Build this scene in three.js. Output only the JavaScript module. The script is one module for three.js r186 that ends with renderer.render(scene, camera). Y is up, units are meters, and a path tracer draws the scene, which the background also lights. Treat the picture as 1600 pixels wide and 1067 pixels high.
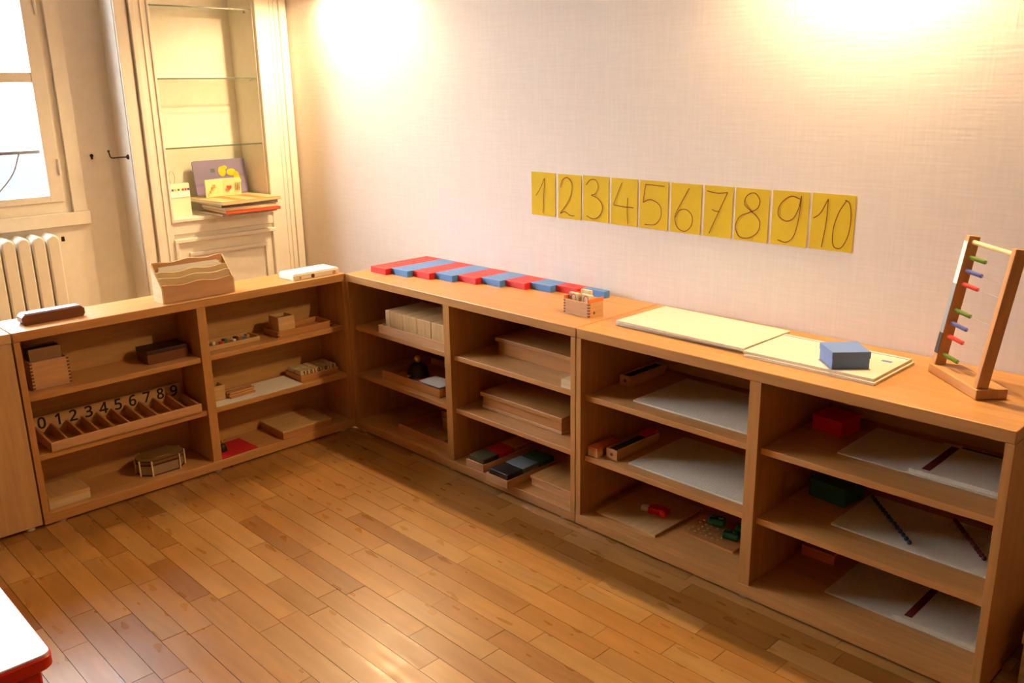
import * as THREE from 'three';
import { RoundedBoxGeometry } from 'three/addons/geometries/RoundedBoxGeometry.js';
import { mergeGeometries } from 'three/addons/utils/BufferGeometryUtils.js';
import { FontLoader } from 'three/addons/loaders/FontLoader.js';
import { TextGeometry } from 'three/addons/geometries/TextGeometry.js';
import { RectAreaLightUniformsLib } from 'three/addons/lights/RectAreaLightUniformsLib.js';

// ------------------------------------------------------------------ camera, sky, exposure
RectAreaLightUniformsLib.init();
const scene = new THREE.Scene();
const renderer = new THREE.WebGLRenderer({ antialias: true });
renderer.toneMapping = THREE.LinearToneMapping;
renderer.toneMappingExposure = 0.97;
renderer.shadowMap.enabled = true;

const FOCAL = 1391.32, YAW = 0.80231, PITCH = 0.27885, ROLL = -0.01652;
const camera = new THREE.PerspectiveCamera(2 * Math.atan(533.5 / FOCAL) * 180 / Math.PI, 1600 / 1067, 0.05, 60);
const EYE = new THREE.Vector3(3.1616, 1.4510, 2.0742);
{
  const f = new THREE.Vector3(-Math.sin(YAW) * Math.cos(PITCH), -Math.sin(PITCH), -Math.cos(YAW) * Math.cos(PITCH));
  const r0 = new THREE.Vector3(Math.cos(YAW), 0, -Math.sin(YAW));
  const u0 = new THREE.Vector3().crossVectors(r0, f);
  const r = r0.clone().multiplyScalar(Math.cos(ROLL)).addScaledVector(u0, Math.sin(ROLL));
  const u = u0.clone().multiplyScalar(Math.cos(ROLL)).addScaledVector(r0, -Math.sin(ROLL));
  camera.position.copy(EYE);
  camera.quaternion.setFromRotationMatrix(new THREE.Matrix4().makeBasis(r, u, f.clone().negate()));
  camera.updateMatrixWorld(true);
}
scene.background = new THREE.Color().setRGB(0.84, 0.92, 1.0);     // overcast daylight outside the windows
scene.backgroundIntensity = 33;
const LAMP_COLOUR = new THREE.Color().setRGB(1.0, 0.72, 0.39);
const LAMP_POWER = 3.6;                                             // candela of each bulb

// ------------------------------------------------------------------ random numbers, textures
let seed = 7;
function rnd() { seed = (seed * 1664525 + 1013904223) >>> 0; return seed / 4294967296; }
const rr = (a, b) => a + (b - a) * rnd();
function lattice(n, s) { const a = new Float32Array(n * n); let q = s >>> 0; for (let i = 0; i < n * n; i++) { q = (q * 1664525 + 1013904223) >>> 0; a[i] = q / 4294967296; } return a; }
function noise(s, n = 64) {
  const a = lattice(n, s);
  return (x, y, px, py) => {                     // value noise, tiling after px, py cells
    const xi = Math.floor(x), yi = Math.floor(y), fx = x - xi, fy = y - yi;
    const sx = fx * fx * (3 - 2 * fx), sy = fy * fy * (3 - 2 * fy);
    const g = (i, j) => a[(((j % py) + py) % py % n) * n + (((i % px) + px) % px % n)];
    return (g(xi, yi) * (1 - sx) + g(xi + 1, yi) * sx) * (1 - sy) + (g(xi, yi + 1) * (1 - sx) + g(xi + 1, yi + 1) * sx) * sy;
  };
}
function texture(w, h, fn, srgb) {
  const d = new Uint8Array(w * h * 4);
  for (let y = 0; y < h; y++) for (let x = 0; x < w; x++) {
    const c = fn(x / w, y / h), k = (y * w + x) * 4;
    d[k] = Math.max(0, Math.min(255, c[0] * 255)); d[k + 1] = Math.max(0, Math.min(255, c[1] * 255)); d[k + 2] = Math.max(0, Math.min(255, c[2] * 255)); d[k + 3] = 255;
  }
  const t = new THREE.DataTexture(d, w, h);
  t.wrapS = t.wrapT = THREE.RepeatWrapping; t.magFilter = THREE.LinearFilter; t.minFilter = THREE.LinearMipmapLinearFilter; t.generateMipmaps = true;
  if (srgb) t.colorSpace = THREE.SRGBColorSpace;
  t.needsUpdate = true; return t;
}
const n1 = noise(11), n2 = noise(23), n3 = noise(37), n4 = noise(51);
// wood grain: u runs along the grain; multiplies the material colour
const beechTex = texture(512, 512, (u, v) => {
  const wob = n1(u * 4, v * 6, 4, 6) * 0.5;
  const g = n2(u * 6, v * 60 + 0, 6, 60) * 0.5 + n3(u * 24, v * 63, 24, 63) * 0.3 + n4(u * 3, (v + wob * 0.05) * 16, 3, 63) * 0.4;
  const s = 0.90 + 0.13 * (g - 0.5);
  return [s, s * 0.985, s * 0.96];
}, true);
beechTex.repeat.set(1 / 0.9, 1 / 0.45);
const oakTex = texture(512, 512, (u, v) => {
  const w = n1(u * 5, v * 4, 5, 4) - 0.5;
  const vv = v * 36 + w * 2;
  const g = 0.55 * n2(u * 5, vv, 5, 60) + 0.3 * n3(u * 20, v * 60, 20, 60) + 0.35 * n4(u * 3, v * 9 + w, 3, 60);
  const blot = n1(u * 6 + 0.5, v * 10, 6, 10);
  const s = 0.88 + 0.13 * (g - 0.58) - 0.04 * blot * blot;
  return [s, s * 0.97, s * 0.92];
}, true);
oakTex.repeat.set(1 / 0.8, 1 / 0.5);
const oakRough = texture(256, 256, (u, v) => { const s = 0.24 + 0.09 * n2(u * 8, v * 30, 8, 30) + 0.08 * n3(u * 20, v * 20, 20, 20); return [s, s, s]; });
oakRough.repeat.set(1 / 0.8, 1 / 0.5);
// woven wallpaper: fine crossed threads of uneven thickness
const weave = texture(1024, 1024, (u, v) => {
  const a = n2(u * 60 + 0.3, v * 7, 60, 7), b = n3(u * 7, v * 60, 7, 60);
  const c = n1(u * 62, v * 3, 62, 3), d = n4(u * 3, v * 62, 3, 62);
  const s = 0.25 * (a + b + c + d);
  return [s, s, s];
});
weave.repeat.set(1 / 0.35, 1 / 0.35);
const weaveTint = texture(1024, 1024, (u, v) => {
  const a = n2(u * 60 + 0.3, v * 7, 60, 7), b = n3(u * 7, v * 60, 7, 60);
  const c = n1(u * 62, v * 3, 62, 3), d = n4(u * 3, v * 62, 3, 62);
  const s = 0.97 + 0.05 * (0.25 * (a + b + c + d) - 0.5);
  return [s, s, s];
}, true);
weaveTint.repeat.set(1 / 0.35, 1 / 0.35);
// studded white boards: rows of tiny knobs
const stud = texture(64, 64, (u, v) => { const r = Math.hypot(u - 0.5, v - 0.5); const s = r < 0.3 ? 1 : r < 0.38 ? (0.38 - r) / 0.08 : 0; return [s, s, s]; });
stud.repeat.set(1 / 0.010, 1 / 0.010);
const mottle = texture(256, 256, (u, v) => { const s = 0.965 + 0.035 * (n1(u * 12, v * 12, 12, 12) * 0.6 + n2(u * 40, v * 40, 40, 40) * 0.4 - 0.5); return [s, s, s]; }, true);
mottle.repeat.set(1 / 0.5, 1 / 0.5);

// ------------------------------------------------------------------ materials
const std = (hex, rough = 0.6, extra = {}) => new THREE.MeshStandardMaterial({ color: hex, roughness: rough, ...extra });
const wood = (hex, rough = 0.5, extra = {}) => std(hex, rough, { map: beechTex, ...extra });
const M = {
  beech: wood('#cf9759', 0.34), beechBack: wood('#d2a15e', 0.6), pale: wood('#ddb277', 0.55),
  light: wood('#e8cf9f', 0.6), ivory: std('#efe4c6', 0.6), tray: wood('#cf8f52', 0.5), trayPale: wood('#dba877', 0.55),
  frame: wood('#d69c60', 0.5), dark: wood('#74401f', 0.36), darker: wood('#35190e', 0.4), brownLid: wood('#472216', 0.35),
  wall: std('#f2e6da', 0.85, { map: weaveTint, bumpMap: weave, bumpScale: 0.0006 }),
  taupe: std('#97714a', 0.7), facade: std('#3a4450', 0.9), shutter: std('#2c333c', 0.9), paving: std('#6d6a66', 0.95),
  sand: std('#d9c3a4', 0.85, { map: mottle }),
  ochre: std('#a9805a', 0.85, { map: mottle }),
  paint: std('#f1eadc', 0.45, { map: mottle }), plaster: std('#ede3d4', 0.75, { map: mottle }), ceiling: std('#f4efe6', 0.9, { map: mottle }),
  white: std('#f2f0ec', 0.5), whiteTop: std('#f1f0f4', 0.28), paper: std('#efe9dc', 0.85), board: std('#dad1ba', 0.55, { bumpMap: stud, bumpScale: 0.0012 }),
  boardEdge: std('#dcd9d2', 0.55), red: std('#d8161a', 0.42), rodRed: std('#cf2322', 0.4), rodBlue: std('#4d80bb', 0.4),
  tableRed: std('#c41d10', 0.35), felt: std('#b80c10', 0.95), yellow: std('#e2bf26', 0.9, { map: mottle }), ink: std('#7a3a1c', 0.8),
  black: std('#17130f', 0.4), digit: std('#1d1410', 0.6), grey: std('#8f9296', 0.5), charcoal: std('#2a2420', 0.5), iron: std('#3a2a1e', 0.5, { metalness: 0.6 }),
  brass: std('#d9a93f', 0.35, { metalness: 0.7 }), steel: std('#c9c4bc', 0.3, { metalness: 1 }), silver: std('#a8926a', 0.4, { metalness: 0.45 }), gilt: std('#8a6a3a', 0.45, { metalness: 0.3 }),
  plum: std('#4d1c2c', 0.5), bead: std('#e6cf9b', 0.4), green: std('#1c5a2a', 0.55), greenDark: std('#1a5a30', 0.6), olive: std('#403c24', 0.7), slate: std('#6b7276', 0.7),
  nightGreen: std('#1c4a2c', 0.75), orange: wood('#dd7c34', 0.5), blueBox: std('#6180bd', 0.5), maroon: std('#5a0f1e', 0.6), navy: std('#1f4160', 0.5),
  beadGreen: std('#6f8f2c', 0.35), beadBlue: std('#6471b8', 0.35), beadRed: std('#e04a3c', 0.35), violet: std('#8d7fa4', 0.7), glide: std('#c9c2b6', 0.5),
  glass: new THREE.MeshPhysicalMaterial({ color: '#f2f8f0', roughness: 0.03, transmission: 1, thickness: 0, ior: 1.5 }),
  pane: new THREE.MeshPhysicalMaterial({ color: '#ffffff', roughness: 0.0, transmission: 1, thickness: 0, ior: 1.45 }),
  glassEdge: std('#4d5744', 0.3), bulb: new THREE.MeshStandardMaterial({ color: '#fff3d8', emissive: LAMP_COLOUR, emissiveIntensity: 6, roughness: 0.4 }),
};

// ------------------------------------------------------------------ geometry and object helpers
// uv in metres: u along the axis `grain` of the piece, v across it
function uvm(g, grain = 'x', off = true) {
  if (g.index) { const h = g.toNonIndexed(); g.dispose(); g = h; }
  const p = g.attributes.position, nn = g.attributes.normal, uv = new Float32Array(p.count * 2);
  const ou = off ? rnd() : 0, ov = off ? rnd() : 0;
  const ax = { x: 0, y: 1, z: 2 }[grain];
  for (let i = 0; i < p.count; i += 3) {
    const m = [0, 0, 0];
    for (let k = 0; k < 3; k++) { m[0] += Math.abs(nn.getX(i + k)); m[1] += Math.abs(nn.getY(i + k)); m[2] += Math.abs(nn.getZ(i + k)); }
    const face = m[0] > m[1] && m[0] > m[2] ? 0 : m[1] > m[2] ? 1 : 2;
    let a, b;
    if (face === ax) { a = (ax + 1) % 3; b = (ax + 2) % 3; } else { a = ax; b = 3 - ax - face; }
    for (let k = 0; k < 3; k++) {
      const c = [p.getX(i + k), p.getY(i + k), p.getZ(i + k)];
      uv[(i + k) * 2] = c[a] + ou; uv[(i + k) * 2 + 1] = c[b] + ov;
    }
  }
  g.setAttribute('uv', new THREE.BufferAttribute(uv, 2));
  return g;
}
function bx(w, h, d, x = 0, y = 0, z = 0, r = 0.0015, grain) {      // rounded box whose BASE centre is x, y, z
  const rad = Math.min(r, w * 0.45, h * 0.45, d * 0.45);
  let g = rad > 0 ? new RoundedBoxGeometry(w, h, d, 1, rad) : new THREE.BoxGeometry(w, h, d);
  g = uvm(g, grain || (w >= h && w >= d ? 'x' : d >= h ? 'z' : 'y'));
  g.translate(x, y + h / 2, z); return g;
}
function cyl(r0, r1, h, x = 0, y = 0, z = 0, seg = 20) { const g = uvm(new THREE.CylinderGeometry(r1, r0, h, seg), 'y'); g.translate(x, y + h / 2, z); return g; }
function tube(pts, r, seg = 24, rad = 8, closed = false) { return uvm(new THREE.TubeGeometry(new THREE.CatmullRomCurve3(pts.map(p => new THREE.Vector3(...p)), closed), seg, r, rad, closed), 'x'); }
function lathe(pts, seg = 24) { return uvm(new THREE.LatheGeometry(pts.map(p => new THREE.Vector2(...p)), seg), 'y'); }
function extr(shape, depth, bevel = 0.001) {
  return uvm(new THREE.ExtrudeGeometry(shape, { depth, bevelEnabled: bevel > 0, bevelSize: bevel, bevelThickness: bevel, bevelSegments: 1, curveSegments: 16 }), 'x');
}
const join = gs => gs.length === 1 ? gs[0] : mergeGeometries(gs);
const used = {};
function numbered(n) { if (!(n in used)) { used[n] = 0; return n; } used[n]++; return n + '_' + String(used[n]).padStart(3, '0'); }
function mesh(name, g, m, parent, label) {
  const o = new THREE.Mesh(Array.isArray(g) ? join(g) : g, m); o.name = name; o.castShadow = o.receiveShadow = true;
  if (label) o.userData.label = label;
  parent.add(o); return o;
}
function thing(name, label, category, pos = [0, 0, 0], turn = 0, group) {
  const o = new THREE.Group(); o.name = numbered(name); scene.add(o); o.position.set(...pos); o.rotation.y = turn;
  o.userData = { label, category }; if (group) o.userData.group = group;
  return o;
}
function one(name, g, m, label, category, pos = [0, 0, 0], turn = 0, group) {       // a thing of a single mesh
  const o = mesh(numbered(name), g, m, scene); o.position.set(...pos); o.rotation.y = turn;
  o.userData = { label, category }; if (group) o.userData.group = group;
  return o;
}
function setting(name) { const o = new THREE.Group(); o.name = name; o.userData.kind = 'structure'; scene.add(o); return o; }
const Q = Math.PI / 2;
// places on the two rows of shelves: [position of the base centre, turn]
const onLeft = (xf, z0, z1, dp, y) => [[xf - dp / 2, y, (z0 + z1) / 2], Q];
const onBack = (x0, x1, zf, dp, y) => [[(x0 + x1) / 2, y, zf - dp / 2], 0];
function trayGeo(w, h, d, t = 0.006, fl = 0.005) {
  return [bx(w, fl, d, 0, 0, 0, 0.001), bx(w, h - fl, t, 0, fl, d / 2 - t / 2, 0.001), bx(w, h - fl, t, 0, fl, -d / 2 + t / 2, 0.001),
    bx(t, h - fl, d - 2 * t, -w / 2 + t / 2, fl, 0, 0.001), bx(t, h - fl, d - 2 * t, w / 2 - t / 2, fl, 0, 0.001)];
}
function tray(name, label, at, w, h, d, m = M.tray) { const t = thing(name, label, 'tray', ...at); mesh('body', trayGeo(w, h, d), m, t); return t; }
function lidBox(name, label, at, w, h, d, lidH, m, lm, over = 0.003) {
  const t = thing(name, label, 'box', ...at);
  mesh('body', bx(w, h - lidH, d, 0, 0, 0, 0.0015), m, t); mesh('lid', bx(w + 2 * over, lidH, d + 2 * over, 0, h - lidH, 0, 0.002), lm || m, t);
  return t;
}
// end grain of the finger joints at the two front corners of a box
function fingers(t, w, h, d, m, n = 6) {
  const gs = [], s = h / (2 * n);
  for (let i = 0; i < n; i++) for (const k of [-1, 1]) gs.push(bx(0.008, s, 0.008, k * (w / 2 - 0.0035), s * (2 * i + 0.5), d / 2 - 0.0035, 0));
  mesh('finger_joint', gs, m, t, 'dark end grain of the corner joints');
}

// ------------------------------------------------------------------ levels of the shelves
const LEN = 1.3100, XB = 1.3135, ZWALL = -0.445, XL = -1.05;
const TOP = 0.70, UP = 0.4723, MID = 0.2577, LOW = 0.043;

// ================================================================== SETTING
const XR = 4.7, ZF = 4.6, HC = 2.62;
{ // back wall with the woven wallpaper
  const w = setting('wall_back'); mesh('wallpaper', bx(XR - XL + 0.6, HC, 0.2, (XR + XL) / 2, 0, ZWALL - 0.1, 0), M.wall, w);
  const r = setting('wall_right'); mesh('plaster', bx(0.2, HC, ZF - ZWALL, XR + 0.1, 0, (ZF + ZWALL) / 2, 0), M.ochre, r);
  const f = setting('wall_front'); mesh('plaster', bx(XR - XL + 0.6, HC, 0.2, (XR + XL) / 2, 0, ZF + 0.1, 0), M.sand, f);
  const c = setting('ceiling'); mesh('plaster', bx(XR - XL + 0.9, 0.15, ZF - ZWALL + 0.4, (XR + XL) / 2, HC, (ZF + ZWALL) / 2, 0), M.ceiling, c);
}
// left wall: alcove and window recess
const RZ0 = 0.42, RZ1 = 2.36, XRec = -1.20, XOut = -1.36;
const W1 = { z0: 0.66, z1: 2.12, y0: 0.93, y1: 2.46 };
const NI = { z0: -0.257, z1: 0.257, y0: 0.862, y1: 2.2, xb: -1.29 };
{
  const w = setting('wall_left');
  const sec = (x0, x1, y0, y1, z0, z1, m = M.paint) => mesh('wall_section', bx(x1 - x0, y1 - y0, z1 - z0, (x0 + x1) / 2, y0, (z0 + z1) / 2, 0), m, w);
  sec(XOut, XL, 0, HC, ZWALL, NI.z0); sec(XOut, XL, 0, HC, NI.z1, RZ0);
  sec(XOut, XL, 0, NI.y0, NI.z0, NI.z1); sec(XOut, XL, NI.y1, HC, NI.z0, NI.z1); sec(XOut, NI.xb, NI.y0, NI.y1, NI.z0, NI.z1);
  sec(XOut, XRec, 0, HC, RZ0, W1.z0); sec(XOut, XRec, 0, W1.y0, W1.z0, W1.z1); sec(XOut, XRec, W1.y1, HC, W1.z0, W1.z1); sec(XOut, XRec, 0, HC, W1.z1, RZ1);
  sec(XRec, XL, 2.54, HC, RZ0, RZ1);
  sec(XOut, XL, 0, HC, RZ1, ZF);
  mesh('keyhole', [cyl(0.0075, 0.0075, 0.004, 0, 0, 0).rotateZ(Q).translate(XRec + 0.004, 1.175, 0.541), bx(0.004, 0.02, 0.008, XRec + 0.002, 1.158, 0.541, 0.001)], M.iron, w, 'dark iron keyhole plate');
}
function makeWindow(n, W, xf) {                   // two casements with a glazing bar, frame against the wall opening
  const o = setting('window_' + n), x = xf - 0.035, H = W.y1 - W.y0, L = W.z1 - W.z0, zc = (W.z0 + W.z1) / 2;
  mesh('frame', [bx(0.07, 0.05, L, x, W.y0, zc), bx(0.07, 0.05, L, x, W.y1 - 0.05, zc), bx(0.07, H - 0.1, 0.03, x, W.y0 + 0.05, W.z0 + 0.015), bx(0.07, H - 0.1, 0.03, x, W.y0 + 0.05, W.z1 - 0.015)], M.paint, o);
  mesh('architrave', [bx(0.018, H, 0.060, xf + 0.009, W.y0, W.z0 - 0.031), bx(0.018, H, 0.060, xf + 0.009, W.y0, W.z1 + 0.031)], M.paint, o);
  mesh('window_sill', bx(0.024, 0.060, L + 0.14, xf + 0.012, W.y0 - 0.061, zc, 0.003), M.paint, o);
  for (const k of [0, 1]) {
    const a = k ? zc : W.z0 + 0.03, b = k ? W.z1 - 0.03 : zc, c = (a + b) / 2, l = b - a, st = 0.058, xx = x + 0.02;
    const cas = mesh('casement', [bx(0.045, H - 0.1, st, xx, W.y0 + 0.05, a + st / 2), bx(0.045, H - 0.1, st, xx, W.y0 + 0.05, b - st / 2),
      bx(0.045, 0.03, l - 2 * st, xx, W.y0 + 0.05, c), bx(0.045, st, l - 2 * st, xx, W.y1 - 0.05 - st, c), bx(0.04, 0.042, l - 2 * st, xx, 1.501, c)], M.paint, o);
    for (const [y0, y1] of [[W.y0 + 0.08, 1.501], [1.543, W.y1 - 0.05 - st]]) mesh('pane', bx(0.004, y1 - y0, l - 2 * st, xx - 0.008, y0, c, 0), M.pane, cas);
    for (const y of [1.10, 1.78]) mesh('hinge', cyl(0.006, 0.006, 0.07, xx + 0.026, y, k ? b - 0.004 : a + 0.002, 10), M.paint, cas);
  }
}
makeWindow(1, W1, XRec);
{ // outside: house across the yard, paving and a window rail
  const h = thing('neighbour_house', 'pale bluish house across the yard seen through the window', 'house', [-6.6, -1.0, 1.4]);
  mesh('facade', bx(1.0, 2.52, 16, 0, 0, 0, 0), M.facade, h); for (let i = 0; i < 4; i++) mesh('shutter', bx(0.04, 1.5, 0.9, 0.51, 0.9, -3.3 + i * 2.1, 0), M.shutter, h);
  one('paved_yard', bx(7, 0.1, 16, 0, 0, 0, 0), M.paving, 'grey paved yard outside the window', 'yard', [-4.9, -1.1, 1.4]);
  const t = thing('window_rail', 'thin dark rail seen through the lower window pane', 'railing', [-1.40, 0, 1.39]);
  mesh('handrail', bx(0.016, 0.014, 1.46, 0, 1.188, 0), M.iron, t); mesh('handrail', bx(0.016, 0.014, 1.46, 0, 0.95, 0), M.iron, t);
  for (let i = 0; i < 4; i++) mesh('scroll', tube([[0, 1.19, -0.60 + i * 0.36], [0, 1.10, -0.56 + i * 0.36], [0, 0.955, -0.42 + i * 0.36]], 0.004, 10, 6), M.iron, t);
}
{ // alcove casing: fluted stiles, rail under the opening, door panel below
  const o = setting('trim_1'), P = M.paint, xf = XL;
  const strip = (z0, z1, y0, y1, pr) => bx(pr, y1 - y0, z1 - z0, xf + pr / 2, y0, (z0 + z1) / 2, 0.003);
  mesh('stile', [strip(0.268, 0.352, 0, HC, 0.016), strip(0.330, 0.354, 0, HC, 0.024), strip(0.296, 0.304, 0, HC, 0.021), strip(0.262, 0.274, 0.84, HC, 0.022)], P, o);
  mesh('stile', [strip(-0.44, -0.268, 0, HC, 0.016), strip(-0.430, -0.392, 0, HC, 0.030), strip(-0.376, -0.366, 0, HC, 0.022), strip(-0.352, -0.344, 0, HC, 0.020), strip(-0.274, -0.262, 0.84, HC, 0.022)], P, o);
  mesh('rail', [strip(-0.268, 0.268, 0.845, 0.862, 0.024), strip(-0.268, 0.268, 0.786, 0.845, 0.012)], P, o);
  mesh('door_moulding', [strip(-0.272, 0.272, 0.745, 0.764, 0.026), strip(-0.272, -0.254, 0.1, 0.745, 0.026), strip(0.254, 0.272, 0.1, 0.745, 0.026), strip(-0.272, 0.272, 0.1, 0.118, 0.026)], P, o);
  mesh('door_panel', [strip(-0.254, 0.254, 0.118, 0.745, 0.006)], P, o);
  mesh('panel_moulding', [strip(-0.222, 0.200, 0.676, 0.694, 0.024), strip(-0.222, -0.206, 0.16, 0.676, 0.022), strip(0.184, 0.200, 0.16, 0.676, 0.022), strip(-0.222, 0.200, 0.16, 0.176, 0.022)], P, o);
  mesh('raised_panel', [strip(-0.196, 0.174, 0.186, 0.666, 0.014)], P, o);
  const c = setting('trim_2'); mesh('casing_strip', [bx(0.012, HC, 0.056, XL + 0.006, 0, 0.389, 0.003)], P, c);
  for (const [n, y, lab] of [[1, 1.836, 'highest'], [2, 1.514, 'middle'], [3, 1.196, 'lowest']]) {
    const t = thing('glass_shelf', lab + ' of the three clear glass shelves across the white alcove', 'shelf', [(NI.xb + XL) / 2 - 0.004, y, 0], 0, 'glass shelves in the alcove');
    mesh('pane', bx(0.225, 0.006, 0.510, 0, -0.006, 0, 0), M.glass, t);
    mesh('edge', bx(0.0025, 0.006, 0.510, 0.114, -0.006, 0, 0), M.glassEdge, t, 'greenish polished front edge');
    for (const z of [-0.25, 0.25]) mesh('peg', cyl(0.004, 0.004, 0.008, 0.06, -0.015, z, 8), M.steel, t);
  }
}
{ // iron hook on the side of the window recess
  const t = thing('wall_hook', 'dark iron hook with upturned tip beside the window', 'hook', [XL - 0.03, 1.166, RZ0]);
  mesh('rosette', cyl(0.013, 0.008, 0.008, 0, 0, 0, 8).rotateX(Q), M.iron, t);
  mesh('arm', [tube([[0, 0, 0], [0, 0.001, 0.04], [0, 0.002, 0.078], [0, 0.012, 0.083], [0, 0.028, 0.086]], 0.0034, 20, 8), new THREE.SphereGeometry(0.006, 10, 8).toNonIndexed().translate(0, 0.031, 0.086)], M.iron, t);
}
{ // cast column radiator under the window
  const t = thing('radiator', 'cream ribbed column radiator standing under the window', 'radiator', [-1.125, 0, 0]);
  const sh = new THREE.Shape(); const w = 0.0205, hh = 0.72;
  sh.moveTo(-w, 0.012); sh.quadraticCurveTo(-w, 0, -w + 0.012, 0); sh.lineTo(w - 0.012, 0); sh.quadraticCurveTo(w, 0, w, 0.012); sh.lineTo(w, hh - 0.02);
  sh.quadraticCurveTo(w, hh, 0, hh + 0.006); sh.quadraticCurveTo(-w, hh, -w, hh - 0.02); sh.lineTo(-w, 0.012);
  const g = extr(sh, 0.096, 0.006); g.translate(0, 0, -0.048); g.rotateY(Q);
  for (let i = 0; i < 18; i++) { const c = mesh('column', g, M.paint, t); c.position.set(0, 0.12, 0.80 + i * 0.061); }
  mesh('pipe', [cyl(0.016, 0.016, 1.04, 0, 0, 0, 12).rotateX(Q).translate(0, 0.78, 0.78), cyl(0.016, 0.016, 1.04, 0, 0, 0, 12).rotateX(Q).translate(0, 0.17, 0.78)], M.paint, t);
  mesh('foot', [bx(0.06, 0.122, 0.03, 0, 0, 0.86, 0.004), bx(0.06, 0.122, 0.03, 0, 0, 1.78, 0.004)], M.paint, t);
  mesh('valve', cyl(0.008, 0.007, 0.02, 0.03, 0.815, 0.752, 10), M.iron, t, 'small dark bleed valve');
}
{ // floor of narrow boards running along the long wall; each board in view is a piece of its own
  const fl = setting('floor'); mesh('subfloor', bx(XR - XL + 0.7, 0.1, ZF - ZWALL + 0.3, (XR + XL) / 2, -0.118, (ZF + ZWALL) / 2, 0), M.darker, fl);
  const PW = 0.07, gap = 0.0014, tones = ['#ab783b', '#b07d40', '#b58446', '#ac7a3e', '#a17034', '#b4874c', '#aa7c42', '#ba8d53', '#99672f'];
  const mats = tones.map((c, i) => std(c, 1, { map: oakTex, roughnessMap: oakRough, roughness: 1 }));
  const lens = [0.24, 0.30, 0.36, 0.42, 0.48, 0.56];
  const geos = lens.map(l => [0, 1, 2].map(() => { let g = new THREE.BoxGeometry(l - gap, 0.018, PW - gap); return uvm(g, 'x'); }));
  const rest = mats.map(() => []); let count = 0; const v = new THREE.Vector3();
  camera.updateProjectionMatrix();
  const inv = camera.matrixWorld.clone().invert();
  const seen = (x, z) => { if (x < 0.0 || z < 0.0) return false; v.set(x, 0, z).applyMatrix4(inv); if (v.z > -0.2) return false; const px = 800 + FOCAL * v.x / -v.z, py = 533.5 - FOCAL * v.y / -v.z; return px > -40 && px < 1640 && py > 0 && py < 1110; };
  for (let r = -11; r < 62; r++) {
    const z = 0.351 + r * PW; let x = -1.36 - rnd() * 0.4;
    while (x < XR + 0.05) {
      const k = Math.floor(rnd() * lens.length), l = lens[k], t = Math.floor(rnd() * tones.length), vr = Math.floor(rnd() * 3), dy = -0.009 - rnd() * 0.0008, tilt = (rnd() - 0.5) * 0.004;
      const a = x, b = x + l; x = b;
      if (seen(a, z) || seen(b, z) || seen((a + b) / 2, z)) {
        if (count < 300) { const m = mesh('plank', geos[k][vr], mats[t], fl); m.position.set((a + b) / 2, dy, z); m.rotation.set(tilt, 0, tilt * 0.2); count++; continue; }
      }
      const g = geos[k][vr].clone(); g.translate((a + b) / 2, dy, z); rest[t].push(g);
    }
  }
  rest.forEach((gs, i) => { if (gs.length) { const m = mesh('planks', gs, mats[i], fl); m.userData.kind = 'stuff'; } });
}

// ================================================================== WALL LAMPS above the frame
function wallLamp(x, label) {
  const t = thing('wall_lamp', label, 'lamp', [x, 1.90, ZWALL]);
  const outer = new THREE.Shape(), a = 0.17, b = 0.135;
  outer.absellipse(0, 0, a, b, 0, Math.PI, false); outer.lineTo(-a + 0.006, 0); outer.absellipse(0, 0, a - 0.006, b - 0.006, Math.PI, 0, true); outer.lineTo(a, 0);
  const g = extr(outer, 0.15, 0); g.rotateX(Q); g.translate(0, 0.15, 0);
  mesh('shade', g, M.plaster, t);
  mesh('backplate', bx(0.22, 0.09, 0.012, 0, 0.03, 0.006, 0.003), M.plaster, t);
  for (const dx of [-0.08, 0.08]) {
    mesh('socket', [cyl(0.012, 0.012, 0.06, dx, 0.060, 0.06, 12), bx(0.012, 0.012, 0.06, dx, 0.10, 0.03, 0.002)], M.plaster, t);
    mesh('bulb', lathe([[0, -0.028], [0.014, -0.024], [0.021, -0.008], [0.02, 0.006], [0.012, 0.026], [0.0001, 0.03]], 16).translate(dx, 0.036, 0.06), M.bulb, t);
    const L = new THREE.PointLight(LAMP_COLOUR, LAMP_POWER, 0, 2); L.position.set(dx, 0.030, 0.06); L.castShadow = true; L.shadow.radius = 1; L.shadow.bias = -0.002; t.add(L);
  }
}
wallLamp(-0.40, 'off-white half-round wall lamp lighting the wall beside the alcove');
wallLamp(2.03, 'off-white half-round wall lamp above the row of yellow numbers');

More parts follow.
